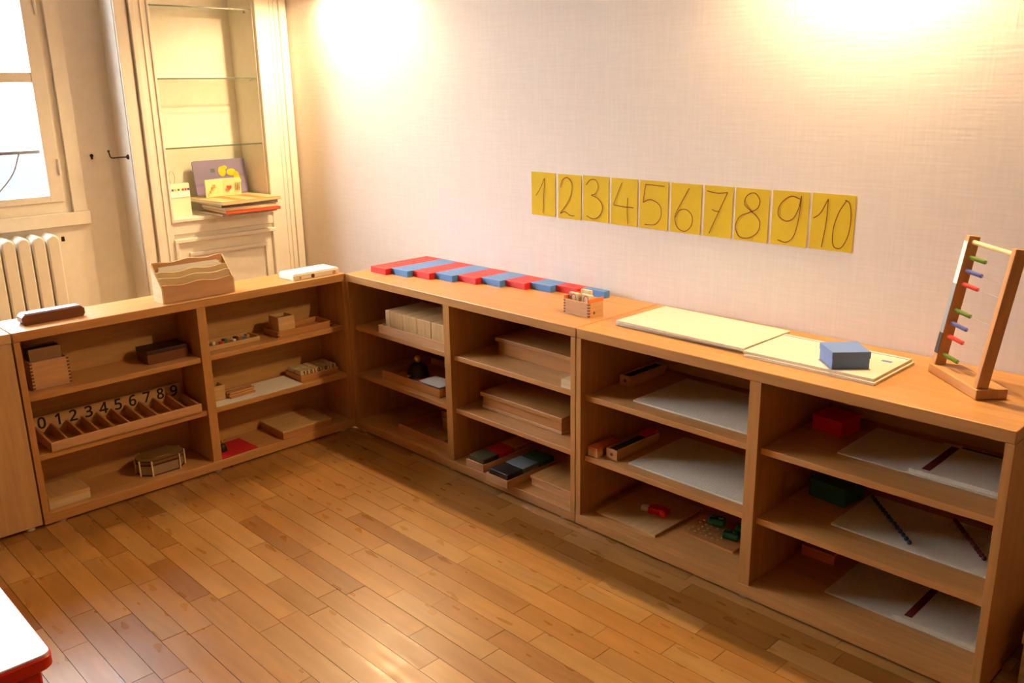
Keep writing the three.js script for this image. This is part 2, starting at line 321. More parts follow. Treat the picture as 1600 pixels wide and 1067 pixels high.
// ================================================================== SHELVING UNITS
function shelfUnit(label, pos, turn, L, D, inset) {
  const t = thing('shelf_unit', label, 'shelf', pos, turn, 'low open shelf units');
  const B = M.beech, st = 0.021, dv = 0.036, H0 = 0.006;
  mesh('top', bx(L, 0.033, D, 0, TOP - 0.033, 0, 0.003), B, t);
  mesh('bottom', bx(L, 0.0365, D, 0, H0, 0, 0.002), B, t);
  for (const s of [-1, 1]) mesh('side', bx(st, TOP - 0.076, D, s * (L / 2 - st / 2), 0.0425, 0, 0.0015, 'y'), B, t);
  mesh('divider', bx(dv, TOP - 0.076, D - 0.004, 0, 0.0425, -0.002, 0.0015, 'y'), B, t);
  const w = L / 2 - st - dv / 2;
  for (const s of [-1, 1]) for (const y of [UP, MID]) mesh('shelf', bx(w, 0.02, D - inset - 0.008, s * (dv / 2 + w / 2), y - 0.0206, -inset / 2 + 0.004, 0.002), B, t);
  mesh('back_panel', bx(L - 2 * st, TOP - 0.076, 0.007, 0, 0.0425, -D / 2 + 0.0035, 0, 'x'), M.beechBack, t);
  for (const x of [-L / 2 + 0.06, 0, L / 2 - 0.06]) for (const z of [-D / 2 + 0.04, D / 2 - 0.02]) mesh('foot', cyl(0.018, 0.018, H0, x, 0, z, 12), M.glide, t, 'grey plastic glide');
  return t;
}
const DL = 0.212, DB = 0.44;
shelfUnit('shallow two-column shelf unit standing in front of the radiator and alcove', [-DL / 2, 0, -0.006 + 1.301 / 2], Q, 1.301, DL, 0.012);
shelfUnit('shelf unit in the corner carrying the red and blue rods', [LEN / 2 + 0.0016, 0, -DB / 2], 0, LEN - 0.001, DB, 0.022);
shelfUnit('shelf unit at the right carrying white boards and the bead frame', [XB + LEN / 2 - 0.002, 0, -DB / 2], 0, LEN - 0.006, DB, 0.022);
{
  const t = thing('plain_cabinet', 'plain pale wooden cabinet with blank front at the left edge', 'cabinet', [-DL / 2, 0, 1.299 + 0.45], Q);
  mesh('body', bx(0.898, TOP - 0.033 - 0.01, DL - 0.004, 0, 0.01, 0, 0.002, 'y'), M.pale, t); mesh('top', bx(0.90, 0.033, DL, 0, TOP - 0.033, 0, 0.003), M.pale, t);
  for (const x of [-0.39, 0.41]) for (const z of [-0.07, 0.085]) mesh('foot', cyl(0.018, 0.018, 0.01, x, 0, z, 12), M.glide, t);
}

// ================================================================== NUMBER CARDS ON THE WALL
const STROKES = {
  1: [[[.2, .55], [.38, .38], [.58, .12]], [[.58, .12], [.55, .5], [.5, .95]]],
  2: [[[.1, .3], [.2, .12], [.42, .06], [.62, .18], [.6, .42], [.38, .68], [.1, .9], [.3, .85], [.55, .92], [.75, .92]]],
  3: [[[.12, .2], [.3, .08], [.52, .08], [.62, .22], [.5, .38], [.35, .42], [.6, .48], [.8, .65], [.7, .85], [.45, .95], [.15, .9]]],
  4: [[[.42, .08], [.26, .32], [.1, .57]], [[.1, .58], [.5, .6], [.9, .6]], [[.66, .4], [.65, .7], [.68, .97]]],
  5: [[[.9, .09], [.5, .08], [.2, .08]], [[.2, .08], [.16, .28], [.12, .46]], [[.12, .46], [.4, .39], [.75, .5], [.8, .72], [.6, .9], [.2, .93]]],
  6: [[[.62, .08], [.35, .4], [.15, .7], [.25, .9], [.5, .97], [.72, .85], [.75, .65], [.55, .52], [.3, .55], [.17, .7]]],
  7: [[[.08, .1], [.5, .13], [.85, .1]], [[.85, .1], [.55, .5], [.22, .95]], [[.3, .46], [.42, .49], [.55, .49]]],
  8: [[[.5, .42], [.28, .3], [.35, .13], [.58, .07], [.75, .2], [.7, .35], [.45, .45], [.15, .55], [.03, .75], [.15, .93], [.45, .95], [.75, .8], [.78, .6], [.6, .47], [.48, .42]]],
  9: [[[.78, .12], [.52, .08], [.22, .25], [.18, .45], [.4, .55], [.6, .5], [.75, .3], [.8, .1]], [[.81, .06], [.77, .5], [.64, .85], [.45, .95], [.2, .92]]],
  10: [[[.05, .45], [.2, .36], [.38, .08]], [[.38, .08], [.37, .5], [.3, .97]], [[.82, .08], [.66, .3], [.55, .65], [.6, .93], [.75, .95], [.9, .75], [.95, .4], [.88, .12], [.78, .08]]],
};
function ribbon(strokes, w, h, lw) {             // pen lines laid flat on a sheet: u right, v down
  const gs = [];
  for (const s of strokes) {
    const c = new THREE.CatmullRomCurve3(s.map(([u, v]) => new THREE.Vector3((u - .5) * w, (.5 - v) * h, 0)));
    const n = Math.max(12, s.length * 6), pts = c.getPoints(n), pos = [], idx = [];
    for (let i = 0; i <= n; i++) {
      const a = pts[Math.max(0, i - 1)], b = pts[Math.min(n, i + 1)], d = b.clone().sub(a).normalize();
      pos.push(pts[i].x - d.y * lw, pts[i].y + d.x * lw, 0, pts[i].x + d.y * lw, pts[i].y - d.x * lw, 0);
      if (i < n) { const k = i * 2; idx.push(k, k + 1, k + 2, k + 1, k + 3, k + 2); }
    }
    const g = new THREE.BufferGeometry(); g.setAttribute('position', new THREE.Float32BufferAttribute(pos, 3)); g.setIndex(idx); g.computeVertexNormals(); gs.push(uvm(g, 'x'));
  }
  return gs;
}
{
  const xs = [[.683, .810], [.826, .942], [.952, 1.075], [1.087, 1.206], [1.217, 1.338], [1.350, 1.472], [1.484, 1.591], [1.602, 1.722], [1.734, 1.855], [1.865, 2.000]];
  const words = ['one', 'two', 'three', 'four', 'five', 'six', 'seven', 'eight', 'nine', 'ten'];
  xs.forEach(([a, b], i) => {
    const dy = [0, -.001, .001, 0, 0, -.001, -.001, -.001, 0, .001][i], w = b - a, h = 0.167;
    const t = thing('number_card', 'yellow paper card with handwritten number ' + words[i] + ' taped to the wall', 'card', [(a + b) / 2, 0.9635 + dy, ZWALL], 0, 'yellow number cards on the wall');
    const sheet = uvm(new THREE.BoxGeometry(w, h, 0.0012, 6, 8, 1), 'x'), p = sheet.attributes.position;
    for (let k = 0; k < p.count; k++) { const u = p.getX(k) / w, v = p.getY(k) / h; p.setZ(k, p.getZ(k) + 0.0016 + 0.002 * Math.abs(u * v) * (1 + (i % 3))); }
    sheet.computeVertexNormals(); sheet.translate(0, h / 2, 0);
    mesh('sheet', sheet, M.yellow, t);
    const pen = ribbon(STROKES[i + 1], w * 0.96, h * 0.98, 0.0015).map(g => g.translate(0, h / 2, 0.0052));
    if (i < 9) mesh('numeral', pen, M.ink, t, 'brown handwritten number ' + words[i]);
    else { mesh('numeral', pen.slice(0, 2), M.ink, t, 'brown handwritten one'); mesh('numeral', pen.slice(2), M.ink, t, 'brown handwritten zero'); }
  });
}

// ================================================================== ON TOP OF THE CORNER UNIT
{ // ten number rods, each one segment longer than the last
  const S = 0.1062, P = 0.031, words = ['one', 'two', 'three', 'four', 'five', 'six', 'seven', 'eight', 'nine', 'ten'];
  for (let k = 1; k <= 10; k++) {
    const t = thing('number_rod', `wooden rod of ${words[k - 1]} red and blue segment${k > 1 ? 's' : ''} in the stair of rods`, 'rod', [0.056, TOP, -0.096 - P * (k - 0.5)], 0, 'red and blue number rods');
    for (let i = 0; i < k; i++) mesh('segment', bx(S - 0.0003, 0.025, P - 0.0012, S * (i + 0.5), 0, 0, 0.0012), i % 2 ? M.rodBlue : M.rodRed, t, i % 2 ? 'blue segment' : 'red segment');
  }
}
const font = await new FontLoader().loadAsync('fonts/droid/droid_sans_regular.typeface.json');
const fontB = await new FontLoader().loadAsync('fonts/droid/droid_sans_bold.typeface.json');
function text(s, size, f = font, depth = 0.0006, fat = 0) { const g = new TextGeometry(s, { font: f, size, depth, curveSegments: 5, bevelEnabled: fat > 0, bevelSize: fat, bevelThickness: 0.0001, bevelSegments: 1 }); g.computeBoundingBox(); const b = g.boundingBox; g.translate(-(b.min.x + b.max.x) / 2, 0, 0); return uvm(g, 'x'); }
{ // jointed box of number tablets
  const w = 0.118, d = 0.072, h = 0.062, t = thing('tablet_box', 'small jointed wooden box of number tablets on the corner unit', 'box', [1.207, TOP, -0.158], -0.05);
  const m = M.trayPale;
  mesh('body', trayGeo(w, h * 0.8, d, 0.007), m, t);
  mesh('side_cheek', [bx(0.007, 0.014, d, -w / 2 + 0.0035, h * 0.8 - 0.001, 0), bx(0.007, 0.014, d, w / 2 - 0.0035, h * 0.8 - 0.001, 0)], M.orange, t);
  fingers(t, w, h * 0.8, d, M.dark, 5); mesh('knot', cyl(0.005, 0.005, 0.001, 0, 0, 0, 10).rotateZ(Q).translate(w / 2 + 0.0005, 0.014, 0.01), M.dark, t);
  let i = 0; for (const [x, z, lab] of [[-0.028, 0.012, 'nearer left'], [0.024, 0.008, 'nearer right'], [0.002, -0.014, 'rear']]) {
    const k = thing('number_tablet', lab + ' of the pale tablets standing in the jointed box', 'tablet', [1.207 + x, TOP + 0.0055, -0.158 + z], -0.05, 'number tablets in the jointed box');
    mesh('tablet', bx(0.046, i === 2 ? 0.076 : 0.066, 0.013, 0, 0, 0, 0.002), M.light, k); i++;
    const zero = tube(Array.from({ length: 12 }, (_, j) => [0.011 * Math.cos(j * Math.PI / 6), 0.018 * Math.sin(j * Math.PI / 6), 0]), 0.0017, 30, 6, true); zero.scale(1, 1, 0.3);
    mesh('numeral', zero.translate(0, 0.044, 0.0068), M.red, k, 'red painted zero');
  }
}

// ================================================================== ON TOP OF THE RIGHT UNIT
function board(name, label, x0, x1, zf, d, y, h, turn = 0) {
  const t = thing(name, label, 'board', [(x0 + x1) / 2, y, zf - d / 2], turn);
  mesh('sheet', bx(x1 - x0, h, d, 0, 0, 0, 0.001), M.board, t); return t;
}
{
  board('studded_board', 'lower white board of the left stack on the right unit', 1.382, 1.850, -0.118, 0.262, TOP, 0.009, 0.012);
  board('studded_board', 'upper white board of the left stack on the right unit', 1.392, 1.864, -0.106, 0.262, TOP + 0.0092, 0.009, -0.012);
  board('studded_board', 'lower white board beneath the blue box on the right unit', 1.876, 2.256, -0.086, 0.250, TOP, 0.008);
  const b = board('studded_board', 'upper white board with border lines beneath the blue box', 1.870, 2.250, -0.092, 0.240, TOP + 0.0082, 0.008, 0.004);
  mesh('border_line', [bx(0.37, 0.0006, 0.004, 0, 0.008, -0.104, 0), bx(0.028, 0.0006, 0.014, 0.15, 0.008, -0.05, 0)], M.beadBlue, b, 'printed blue border mark');
  const t = thing('blue_box', 'blue cardboard box lying on the white board', 'box', [2.134, TOP + 0.0166, -0.166], 0.80);
  mesh('body', bx(0.100, 0.030, 0.098, 0, 0, 0, 0.002), M.blueBox, t); mesh('lid', bx(0.103, 0.020, 0.101, 0, 0.027, 0, 0.002), M.blueBox, t);
}
{ // bead frame
  const ang = Math.atan2(-0.662, 0.7496), cx = 2.392, cz = -0.2255;
  const t = thing('abacus', 'wooden counting frame with coloured beads on seven wires', 'abacus', [cx + 0.026, TOP, cz - 0.029], ang);
  const w = 0.232, lean = 0.15, H = 0.35, zp = 0.022, F = M.frame;
  mesh('base', bx(w, 0.026, 0.080, 0, 0, 0, 0.003), F, t);
  const leanG = g => { g.translate(0, 0, 0); g.rotateX(-lean); g.translate(0, 0.020, zp); return g; };
  mesh('post', leanG(bx(0.017, H, 0.030, -w / 2 + 0.016, 0, 0, 0.002, 'y')), F, t); mesh('post', leanG(bx(0.017, H, 0.030, w / 2 - 0.016, 0, 0, 0.002, 'y')), F, t);
  for (const [a, b, m, l] of [[0.64, 0.955, M.white, 'white painted band'], [0.26, 0.64, M.grey, 'grey painted band'], [0.10, 0.26, M.charcoal, 'black painted band']])
    mesh('painted_band', leanG(bx(0.0172, H * (b - a), 0.0012, -w / 2 + 0.016, H * a, 0.0155, 0)), m, t, l);
  mesh('top_bar', leanG(cyl(0.006, 0.006, w - 0.03, 0, 0, 0, 14).rotateZ(Q).translate((w - 0.03) / 2, H * 0.955, 0)), M.light, t);
  const ys = [0.845, 0.745, 0.645, 0.445, 0.345, 0.245, 0.10], cs = [M.beadGreen, M.beadBlue, M.beadRed, M.beadGreen, M.beadBlue, M.beadRed, M.beadGreen], cn = ['green', 'blue', 'red', 'green', 'blue', 'red', 'green'];
  ys.forEach((f, i) => {
    const y = f * H, wire = mesh('wire', leanG(cyl(0.0008, 0.0008, w - 0.045, 0, 0, 0, 6).rotateZ(Q).translate((w - 0.045) / 2, y, 0)), M.steel, t);
    const prof = []; for (let b = 0; b < 10; b++) for (let s = 0; s <= 4; s++) prof.push([0.0012 + 0.0046 * Math.sin(Math.PI * (s + 0.2) / 4.4), b * 0.0072 + s * 0.0072 / 4.4]);
    mesh('bead_row', leanG(lathe(prof, 12).rotateZ(-Q).translate(-w / 2 + 0.026, y, 0)), cs[i], wire, 'row of ten ' + cn[i] + ' beads');
  });
}

// ================================================================== ON TOP OF THE LEFT UNIT
{
  const t = thing('domino_box', 'dark brown wooden box with sliding lid on the left unit', 'box', ...onLeft(-0.072, 1.036, 1.236, 0.058, TOP));
  const s = new THREE.Shape(); s.moveTo(-0.092, 0); s.lineTo(0.092, 0); s.lineTo(0.1, 0.010); s.lineTo(0.1, 0.026); s.lineTo(0.092, 0.034); s.lineTo(-0.092, 0.034); s.lineTo(-0.1, 0.026); s.lineTo(-0.1, 0.010);
  mesh('body', extr(s, 0.054, 0.002).translate(0, 0, -0.027), M.dark, t);
  const l = mesh('lid', bx(0.180, 0.003, 0.044, 0, 0.0355, 0, 0.001), M.dark, t);
  mesh('groove', [bx(0.0016, 0.0006, 0.044, -0.03, 0.0383, 0, 0), bx(0.0016, 0.0006, 0.044, 0.03, 0.0383, 0, 0)], M.darker, l);
}
{ // letter rack with wavy dividers
  const t = thing('letter_rack', 'stepped wooden letter rack with wavy dividers on the left unit', 'rack', ...onLeft(-0.026, 0.489, 0.773, 0.080, TOP)), w = 0.276;
  const wavy = (h, a) => { const s = new THREE.Shape(); s.moveTo(-w / 2, 0); s.lineTo(w / 2, 0); s.lineTo(w / 2, h); for (let i = 1; i <= 24; i++) { const x = w / 2 - w * i / 24; s.lineTo(x, h + a * Math.sin((x / w + 0.5) * 13 + 1.2)); } s.lineTo(-w / 2, 0); return extr(s, 0.006, 0.0006); };
  mesh('base', bx(w, 0.008, 0.078, 0, 0, 0), M.pale, t);
  [[0.060, 0.033], [0.084, 0.013], [0.103, -0.006], [0.136, -0.039]].forEach(([h, z], i) => mesh('divider', wavy(h, 0.0035).translate(0, 0.004, z), [M.trayPale, M.light, M.light, M.trayPale][i], t));
  const side = new THREE.Shape(); side.moveTo(-0.0395, 0); side.lineTo(0.0395, 0); side.lineTo(0.0395, 0.056); side.lineTo(-0.034, 0.136); side.lineTo(-0.0395, 0.136);
  for (const s of [-1, 1]) { const g = extr(side, 0.005, 0.0005); g.rotateY(-Q); g.translate(s * (w / 2 + 0.003) + 0.0025, 0.001, 0); mesh('side', g, M.light, t, 'pale side panel'); }
  for (let i = 0; i < 4; i++) one('paper_sheet', bx(0.246 - i * 0.004, 0.104 + i * 0.004, 0.002, 0, 0, 0, 0), M.paper, 'white paper sheet filed in the rear pocket of the letter rack', 'paper', [-0.026 - 0.040 - 0.013 - i * 0.004, TOP + 0.0085, 0.631 + (i % 2) * 0.004], Q, 'papers in the letter rack');
}
{ // white wooden case with knots
  const t = thing('white_case', 'white printed case with round brown marks near the corner', 'case', ...onLeft(-0.022, 0.010, 0.232, 0.118, TOP)), w = 0.220;
  mesh('body', bx(w, 0.021, 0.116, 0, 0, 0, 0.002), M.ivory, t); const l = mesh('lid', bx(w - 0.008, 0.005, 0.108, 0, 0.021, 0, 0.001), M.white, t);
  mesh('seam', [bx(0.0014, 0.0006, 0.104, -0.034, 0.0258, 0, 0), bx(0.0014, 0.0006, 0.104, 0.038, 0.0258, 0, 0)], M.grey, l);
  mesh('printed_mark', [bx(0.018, 0.0006, 0.014, 0.06, 0.0258, -0.03, 0), bx(0.006, 0.0006, 0.012, 0.084, 0.0258, -0.03, 0), bx(0.012, 0.0006, 0.008, -0.03, 0.0258, -0.046, 0)], M.beadBlue, l, 'small violet printed marks');
  for (const [x, r, m] of [[-0.078, 0.005, M.frame], [-0.018, 0.0085, M.dark], [0.085, 0.008, M.frame]]) mesh('round_mark', cyl(r, r, 0.001, 0, 0, 0, 16).rotateX(Q).translate(x, 0.009, 0.058), m, t);
}

// ================================================================== LEFT UNIT, LEFT COLUMN
{
  const w = 0.126, d = 0.10, t = thing('card_file_box', 'pale jointed wooden file box on the top shelf by the cabinet', 'box', ...onLeft(-0.066, 1.115, 1.241, d, UP));
  mesh('body', trayGeo(w, 0.098, d, 0.007), M.trayPale, t); fingers(t, w, 0.098, d, M.dark, 8);
  for (let i = 0; i < 7; i++) one('file_card', bx(0.104, 0.132 - (i % 3) * 0.0015, 0.004, 0, 0, 0, 0), i % 2 ? M.charcoal : M.taupe, i ? 'brown card with dark edge standing in the file box' : 'front brown card standing in the file box', 'card', [-0.094 - i * 0.0095, UP + 0.0055, 1.179], Q, 'cards in the file box');
  lidBox('brown_box', 'dark brown lidded wooden box on the top shelf by the divider', onLeft(-0.065, 0.682, 0.845, 0.104, UP), 0.158, 0.052, 0.100, 0.016, M.dark, M.darker, 0.002);
}
{ // spindle box
  const W = 0.548, t = thing('spindle_box', 'long slotted counting box with digits zero to nine', 'box', ...onLeft(-0.004, 0.684, 1.232, 0.186, MID)), d = 0.184, B = M.tray;
  mesh('base', bx(W, 0.006, d, 0, 0, 0, 0.001), M.frame, t); mesh('front_rail', bx(W, 0.036, 0.010, 0, 0, d / 2 - 0.005, 0.002), M.trayPale, t);
  const bp = mesh('back_panel', bx(W, 0.082, 0.008, 0, 0, -d / 2 + 0.004, 0.001), M.pale, t);
  const prof = new THREE.Shape(); prof.moveTo(-d / 2 + 0.008, 0.006); prof.lineTo(d / 2 - 0.01, 0.006); prof.lineTo(d / 2 - 0.01, 0.034); prof.lineTo(-d / 2 + 0.03, 0.046); prof.lineTo(-d / 2 + 0.008, 0.046);
  for (let i = 0; i <= 10; i++) {
    const g = extr(prof, i % 10 ? 0.006 : 0.008, 0.0006); g.rotateY(-Q); g.translate(-W / 2 + 0.008 + i * (W - 0.012) / 10, 0, 0);
    mesh(i % 10 ? 'slat' : 'side', g, i % 2 ? B : M.frame, t);
  }
  for (let i = 0; i < 10; i++) mesh('digit', text(String(i), 0.041, font, 0.0006, 0.0011).translate(-W / 2 + 0.026 + i * (W - 0.036) / 9.4 + 0.002, 0.036, -d / 2 + 0.0081), M.digit, bp, 'black printed digit ' + i);
}
{
  lidBox('pale_box', 'pale flat lidded box on the bottom shelf by the cabinet', onLeft(-0.028, 1.122, 1.266, 0.150, LOW), 0.140, 0.042, 0.148, 0.012, M.light, M.pale, 0.001);
  // eight-sided casket
  const t = thing('casket', 'eight-sided silver and plum casket with beaded corners', 'box', ...onLeft(-0.040, 0.745, 0.925, 0.118, LOW)), w = 0.176, d = 0.114, c = 0.034;
  const oct = (e) => { const s = new THREE.Shape(), a = w / 2 + e, b = d / 2 + e; s.moveTo(-a + c, -b); s.lineTo(a - c, -b); s.lineTo(a, -b + c); s.lineTo(a, b - c); s.lineTo(a - c, b); s.lineTo(-a + c, b); s.lineTo(-a, b - c); s.lineTo(-a, -b + c); s.closePath(); return s; };
  const pr = (e, y, h) => { const g = extr(oct(e), h, 0); g.rotateX(-Q); g.translate(0, y, 0); return g; };
  mesh('body', [pr(-0.004, 0, 0.042)], M.silver, t); mesh('plum_band', [pr(-0.0025, 0.040, 0.008), pr(-0.0025, 0, 0.004)], M.plum, t, 'dark plum band under the lid');
  const lid = mesh('lid', [pr(-0.001, 0.048, 0.014), pr(-0.02, 0.062, 0.005)], M.gilt, t); mesh('lid_band', [pr(0, 0.058, 0.003)], M.plum, lid);
  const pts = [[-w / 2 + c, d / 2], [w / 2 - c, d / 2], [w / 2, d / 2 - c], [-w / 2, d / 2 - c], [-w / 2 + c, -d / 2], [w / 2 - c, -d / 2], [w / 2, -d / 2 + c], [-w / 2, -d / 2 + c]];
  for (const [x, z] of pts) { const prof = [[0.0001, 0]]; for (let i = 0; i < 9; i++) for (let s = 0; s < 4; s++) prof.push([0.0018 + 0.0022 * Math.sin(Math.PI * (s + 0.5) / 4), 0.0005 + i * 0.007 + s * 0.0016]); prof.push([0.0001, 0.064]); mesh('corner_beading', lathe(prof, 8).translate(x, 0, z), M.bead, t, 'cream beaded corner strip'); }
}

// ================================================================== LEFT UNIT, RIGHT COLUMN
{
  tray('low_tray', 'low wooden tray of small pieces on the top shelf by the divider', onLeft(-0.068, 0.378, 0.598, 0.10, UP), 0.218, 0.018, 0.098, M.pale);
  const cols = [M.slate, M.bead, M.beadRed, M.green, M.paper, M.maroon, M.rodBlue, M.frame];
  for (let i = 0; i < 8; i++) one('small_block', bx(0.014, 0.014, 0.02, 0, 0, 0), cols[i], ['grey', 'cream', 'red', 'green', 'white', 'dark red', 'blue', 'brown'][i] + ' little block lying in the low tray', 'block', [-0.105 - (i % 2) * 0.026, UP + 0.0055, 0.580 - i * 0.025], Q + rr(-0.5, 0.5), 'little blocks in the low tray');
  const t2 = tray('jointed_tray', 'long jointed wooden tray on the top shelf near the corner', onLeft(-0.036, 0.058, 0.318, 0.12, UP), 0.258, 0.026, 0.118, M.tray); fingers(t2, 0.258, 0.026, 0.118, M.dark, 2);
  const t = thing('cube_box', 'square wooden box standing in the jointed tray', 'box', ...onLeft(-0.048, 0.226, 0.304, 0.080, UP + 0.0055));
  mesh('body', trayGeo(0.076, 0.076, 0.078, 0.006), M.pale, t); mesh('inner_block', bx(0.062, 0.056, 0.064, 0, 0.006, 0), M.dark, t);
}
{
  one('paper_mat', bx(0.386, 0.002, 0.158, 0, 0, 0, 0), M.paper, 'white paper mat on the middle shelf near the corner', 'mat', [-0.097, MID, 0.424], Q);
  const t = thing('stick_holder', 'small upright wooden box on the paper mat', 'box', ...onLeft(-0.075, 0.548, 0.612, 0.06, MID + 0.0022));
  mesh('body', trayGeo(0.06, 0.062, 0.058, 0.005), M.pale, t);
  for (let i = 0; i < 9; i++) one('counting_stick', bx(0.112, 0.008, 0.010, 0, 0, 0, 0.001), i % 3 ? M.tray : M.frame, 'brown wooden stick in the pile on the paper mat', 'stick', [-0.068 - (i % 3) * 0.0125 - Math.floor(i / 3) * 0.003, MID + 0.0022 + Math.floor(i / 3) * 0.0083, 0.480 + (i % 2) * 0.006], Q + [0.06, -0.03, 0.02][i % 3], 'sticks piled on the paper mat');
  const n = tray('digit_tray', 'small wooden tray packed with pale digit tiles', onLeft(-0.046, 0.034, 0.222, 0.128, MID), 0.186, 0.026, 0.126, M.tray);
  let q = 0; for (let r = 0; r < 2; r++) for (let i = 0; i < 5; i++) {
    const w = 0.032, k = thing('digit_tile', ['first', 'second', 'third', 'fourth', 'fifth'][i] + (r ? ' rear' : ' front') + ' pale tile in the digit tray counted from the paper mat', 'tile', [-0.080 - r * 0.056, MID + 0.0055, 0.201 - i * 0.0365], Q, 'tiles in the digit tray');
    mesh('tile', bx(w, 0.036 + (i === 0 ? 0.003 : 0), 0.050, 0, 0, 0, 0.004), M.light, k);
    if (!r) mesh('numeral', text(i ? '0' : '1', 0.018, fontB).translate(0, 0.019, 0.0251), M.charcoal, k, 'dark printed digit');
  }
}
{
  one('red_mat', bx(0.160, 0.002, 0.150, 0, 0, 0, 0), M.felt, 'bright red felt square on the bottom shelf', 'mat', [-0.083, LOW, 0.548], Q + 0.05);
  const t = thing('small_bell', 'small dark brass bell on the red felt square', 'bell', [-0.083, LOW + 0.0022, 0.585]);
  mesh('bell_body', lathe([[0.0001, 0.030], [0.008, 0.030], [0.013, 0.026], [0.017, 0.016], [0.018, 0.006], [0.020, 0], [0.016, 0], [0.0001, 0.004]], 20), M.iron, t);
  mesh('handle', lathe([[0.0001, 0.046], [0.005, 0.044], [0.006, 0.040], [0.003, 0.035], [0.004, 0.030], [0.0001, 0.029]], 14), M.brass, t, 'brass handle');
  lidBox('flat_box', 'wide flat wooden box on the bottom shelf near the corner', onLeft(-0.006, 0.112, 0.352, 0.190, LOW), 0.236, 0.036, 0.186, 0.010, M.tray, M.pale, 0.002);
}

// ================================================================== CORNER UNIT, LEFT COLUMN
{
  tray('wide_tray', 'wide wooden tray under the row of pale blocks', onBack(0.190, 0.630, -0.022, 0.30, UP), 0.438, 0.034, 0.298, M.trayPale);
  const ws = [0.03, 0.09, 0.09, 0.09, 0.09], lab = ['thin first', 'second', 'third', 'fourth', 'fifth']; let x = 0.206;
  for (let i = 0; i < 5; i++) { const w = ws[i]; one('wooden_block', bx(w - 0.002, 0.088, 0.20, 0, 0, 0, 0.003, 'y'), i === 0 ? M.light : M.pale, lab[i] + ' pale wooden block in the wide tray counted from the corner', 'block', [x + w / 2, UP + 0.0055, -0.150], 0, 'pale blocks in the wide tray'); x += w; }
}
{
  tray('deep_tray', 'wooden tray holding the black bell and paper', onBack(0.160, 0.545, -0.050, 0.27, MID), 0.383, 0.036, 0.268, M.tray);
  const t = thing('table_bell', 'black table bell with brass knob in the wooden tray', 'bell', [0.262, MID + 0.0056, -0.165]);
  mesh('dome', lathe([[0.0001, 0.062], [0.016, 0.060], [0.032, 0.050], [0.042, 0.034], [0.046, 0.014], [0.046, 0.010]], 24), M.black, t);
  mesh('base', cyl(0.05, 0.046, 0.012, 0, 0, 0, 24), M.black, t); mesh('knob', lathe([[0.0001, 0.090], [0.010, 0.087], [0.015, 0.077], [0.011, 0.066], [0.006, 0.058]], 16), M.brass, t, 'shiny brass knob');
  mesh('foot', new THREE.SphereGeometry(0.010, 14, 10).toNonIndexed().scale(1, 0.6, 1).translate(0, 0.010, 0.049), M.brass, t, 'shiny brass fitting');
  one('paper_slip', bx(0.13, 0.002, 0.09, 0, 0, 0, 0), M.paper, 'white paper slip resting on the tray beside the black bell', 'paper', [0.462, MID + 0.0362, -0.108], 0.0);
  lidBox('little_box', 'little wooden box behind the paper slip in the tray', onBack(0.430, 0.525, -0.195, 0.09, MID + 0.0056), 0.093, 0.062, 0.088, 0.014, M.tray, M.beech, 0.001);
}
{
  tray('low_tray', 'low wooden tray on the bottom shelf nearest the corner', onBack(0.262, 0.630, -0.045, 0.24, LOW), 0.366, 0.034, 0.238, M.tray);
  lidBox('small_box', 'wooden box at the back of the lowest corner tray', onBack(0.400, 0.560, -0.175, 0.09, LOW + 0.0056), 0.158, 0.056, 0.088, 0.012, M.tray, M.beech, 0.001);
  one('wood_tablet', bx(0.16, 0.012, 0.085, 0, 0, 0, 0.002), M.beech, 'flat wooden tablet at the front of the lowest corner tray', 'tablet', [0.440, LOW + 0.0056, -0.105], 0.06);
}
// ================================================================== CORNER UNIT, RIGHT COLUMN
{
  lidBox('lidded_box', 'wooden box with overhanging lid on the top shelf of the corner unit', onBack(0.785, 1.200, -0.150, 0.24, UP), 0.413, 0.066, 0.238, 0.015, M.tray, M.beech, 0.010);
  one('end_block', bx(0.062, 0.030, 0.06, 0, 0, 0, 0.002), M.light, 'pale wooden block at the front end of the shelf below the lidded box', 'block', [1.258, UP, -0.052]);
  const t = lidBox('large_box', 'large wooden box with lid on the middle shelf of the corner unit', onBack(0.745, 1.160, -0.098, 0.28, MID), 0.413, 0.066, 0.276, 0.018, M.tray, M.beech, 0.008);
  mesh('plinth', bx(0.418, 0.012, 0.280, 0, 0, 0, 0.002), M.trayPale, t);
}
{ // two narrow trays with coloured felt-topped blocks
  const two = [['the narrow tray nearer the divider', 0.742, 0.842, -0.006, [[M.olive, 'dark olive'], [M.felt, 'red'], [M.frame, 'tan']]], ['the narrow tray reaching furthest forward', 0.896, 1.010, 0.030, [[M.charcoal, 'dark brown'], [M.slate, 'slate grey'], [M.nightGreen, 'dark green']]]];
  two.forEach(([lab, x0, x1, zf, cs], i) => {
    const d = 0.27, t = tray('narrow_tray', i ? 'narrow wooden tray sticking out over the shelf front' : 'narrow wooden tray beside the divider on the bottom shelf', onBack(x0, x1, zf, d, LOW), x1 - x0, 0.030, d, M.trayPale);
    cs.forEach(([m, c], k) => one('colour_block', bx(x1 - x0 - 0.016 + 0.02 * 0, 0.042, 0.080, 0, 0, 0, 0.003), m, c + ' square block in ' + lab, 'block', [(x0 + x1) / 2, LOW + 0.0056, zf - 0.050 - k * 0.084], 0, 'coloured square blocks'));
  });
  lidBox('shallow_box', 'shallow wooden box on the bottom shelf beside the coloured blocks', onBack(1.046, 1.262, -0.056, 0.26, LOW), 0.214, 0.038, 0.256, 0.012, M.trayPale, M.beech, 0.004);
}
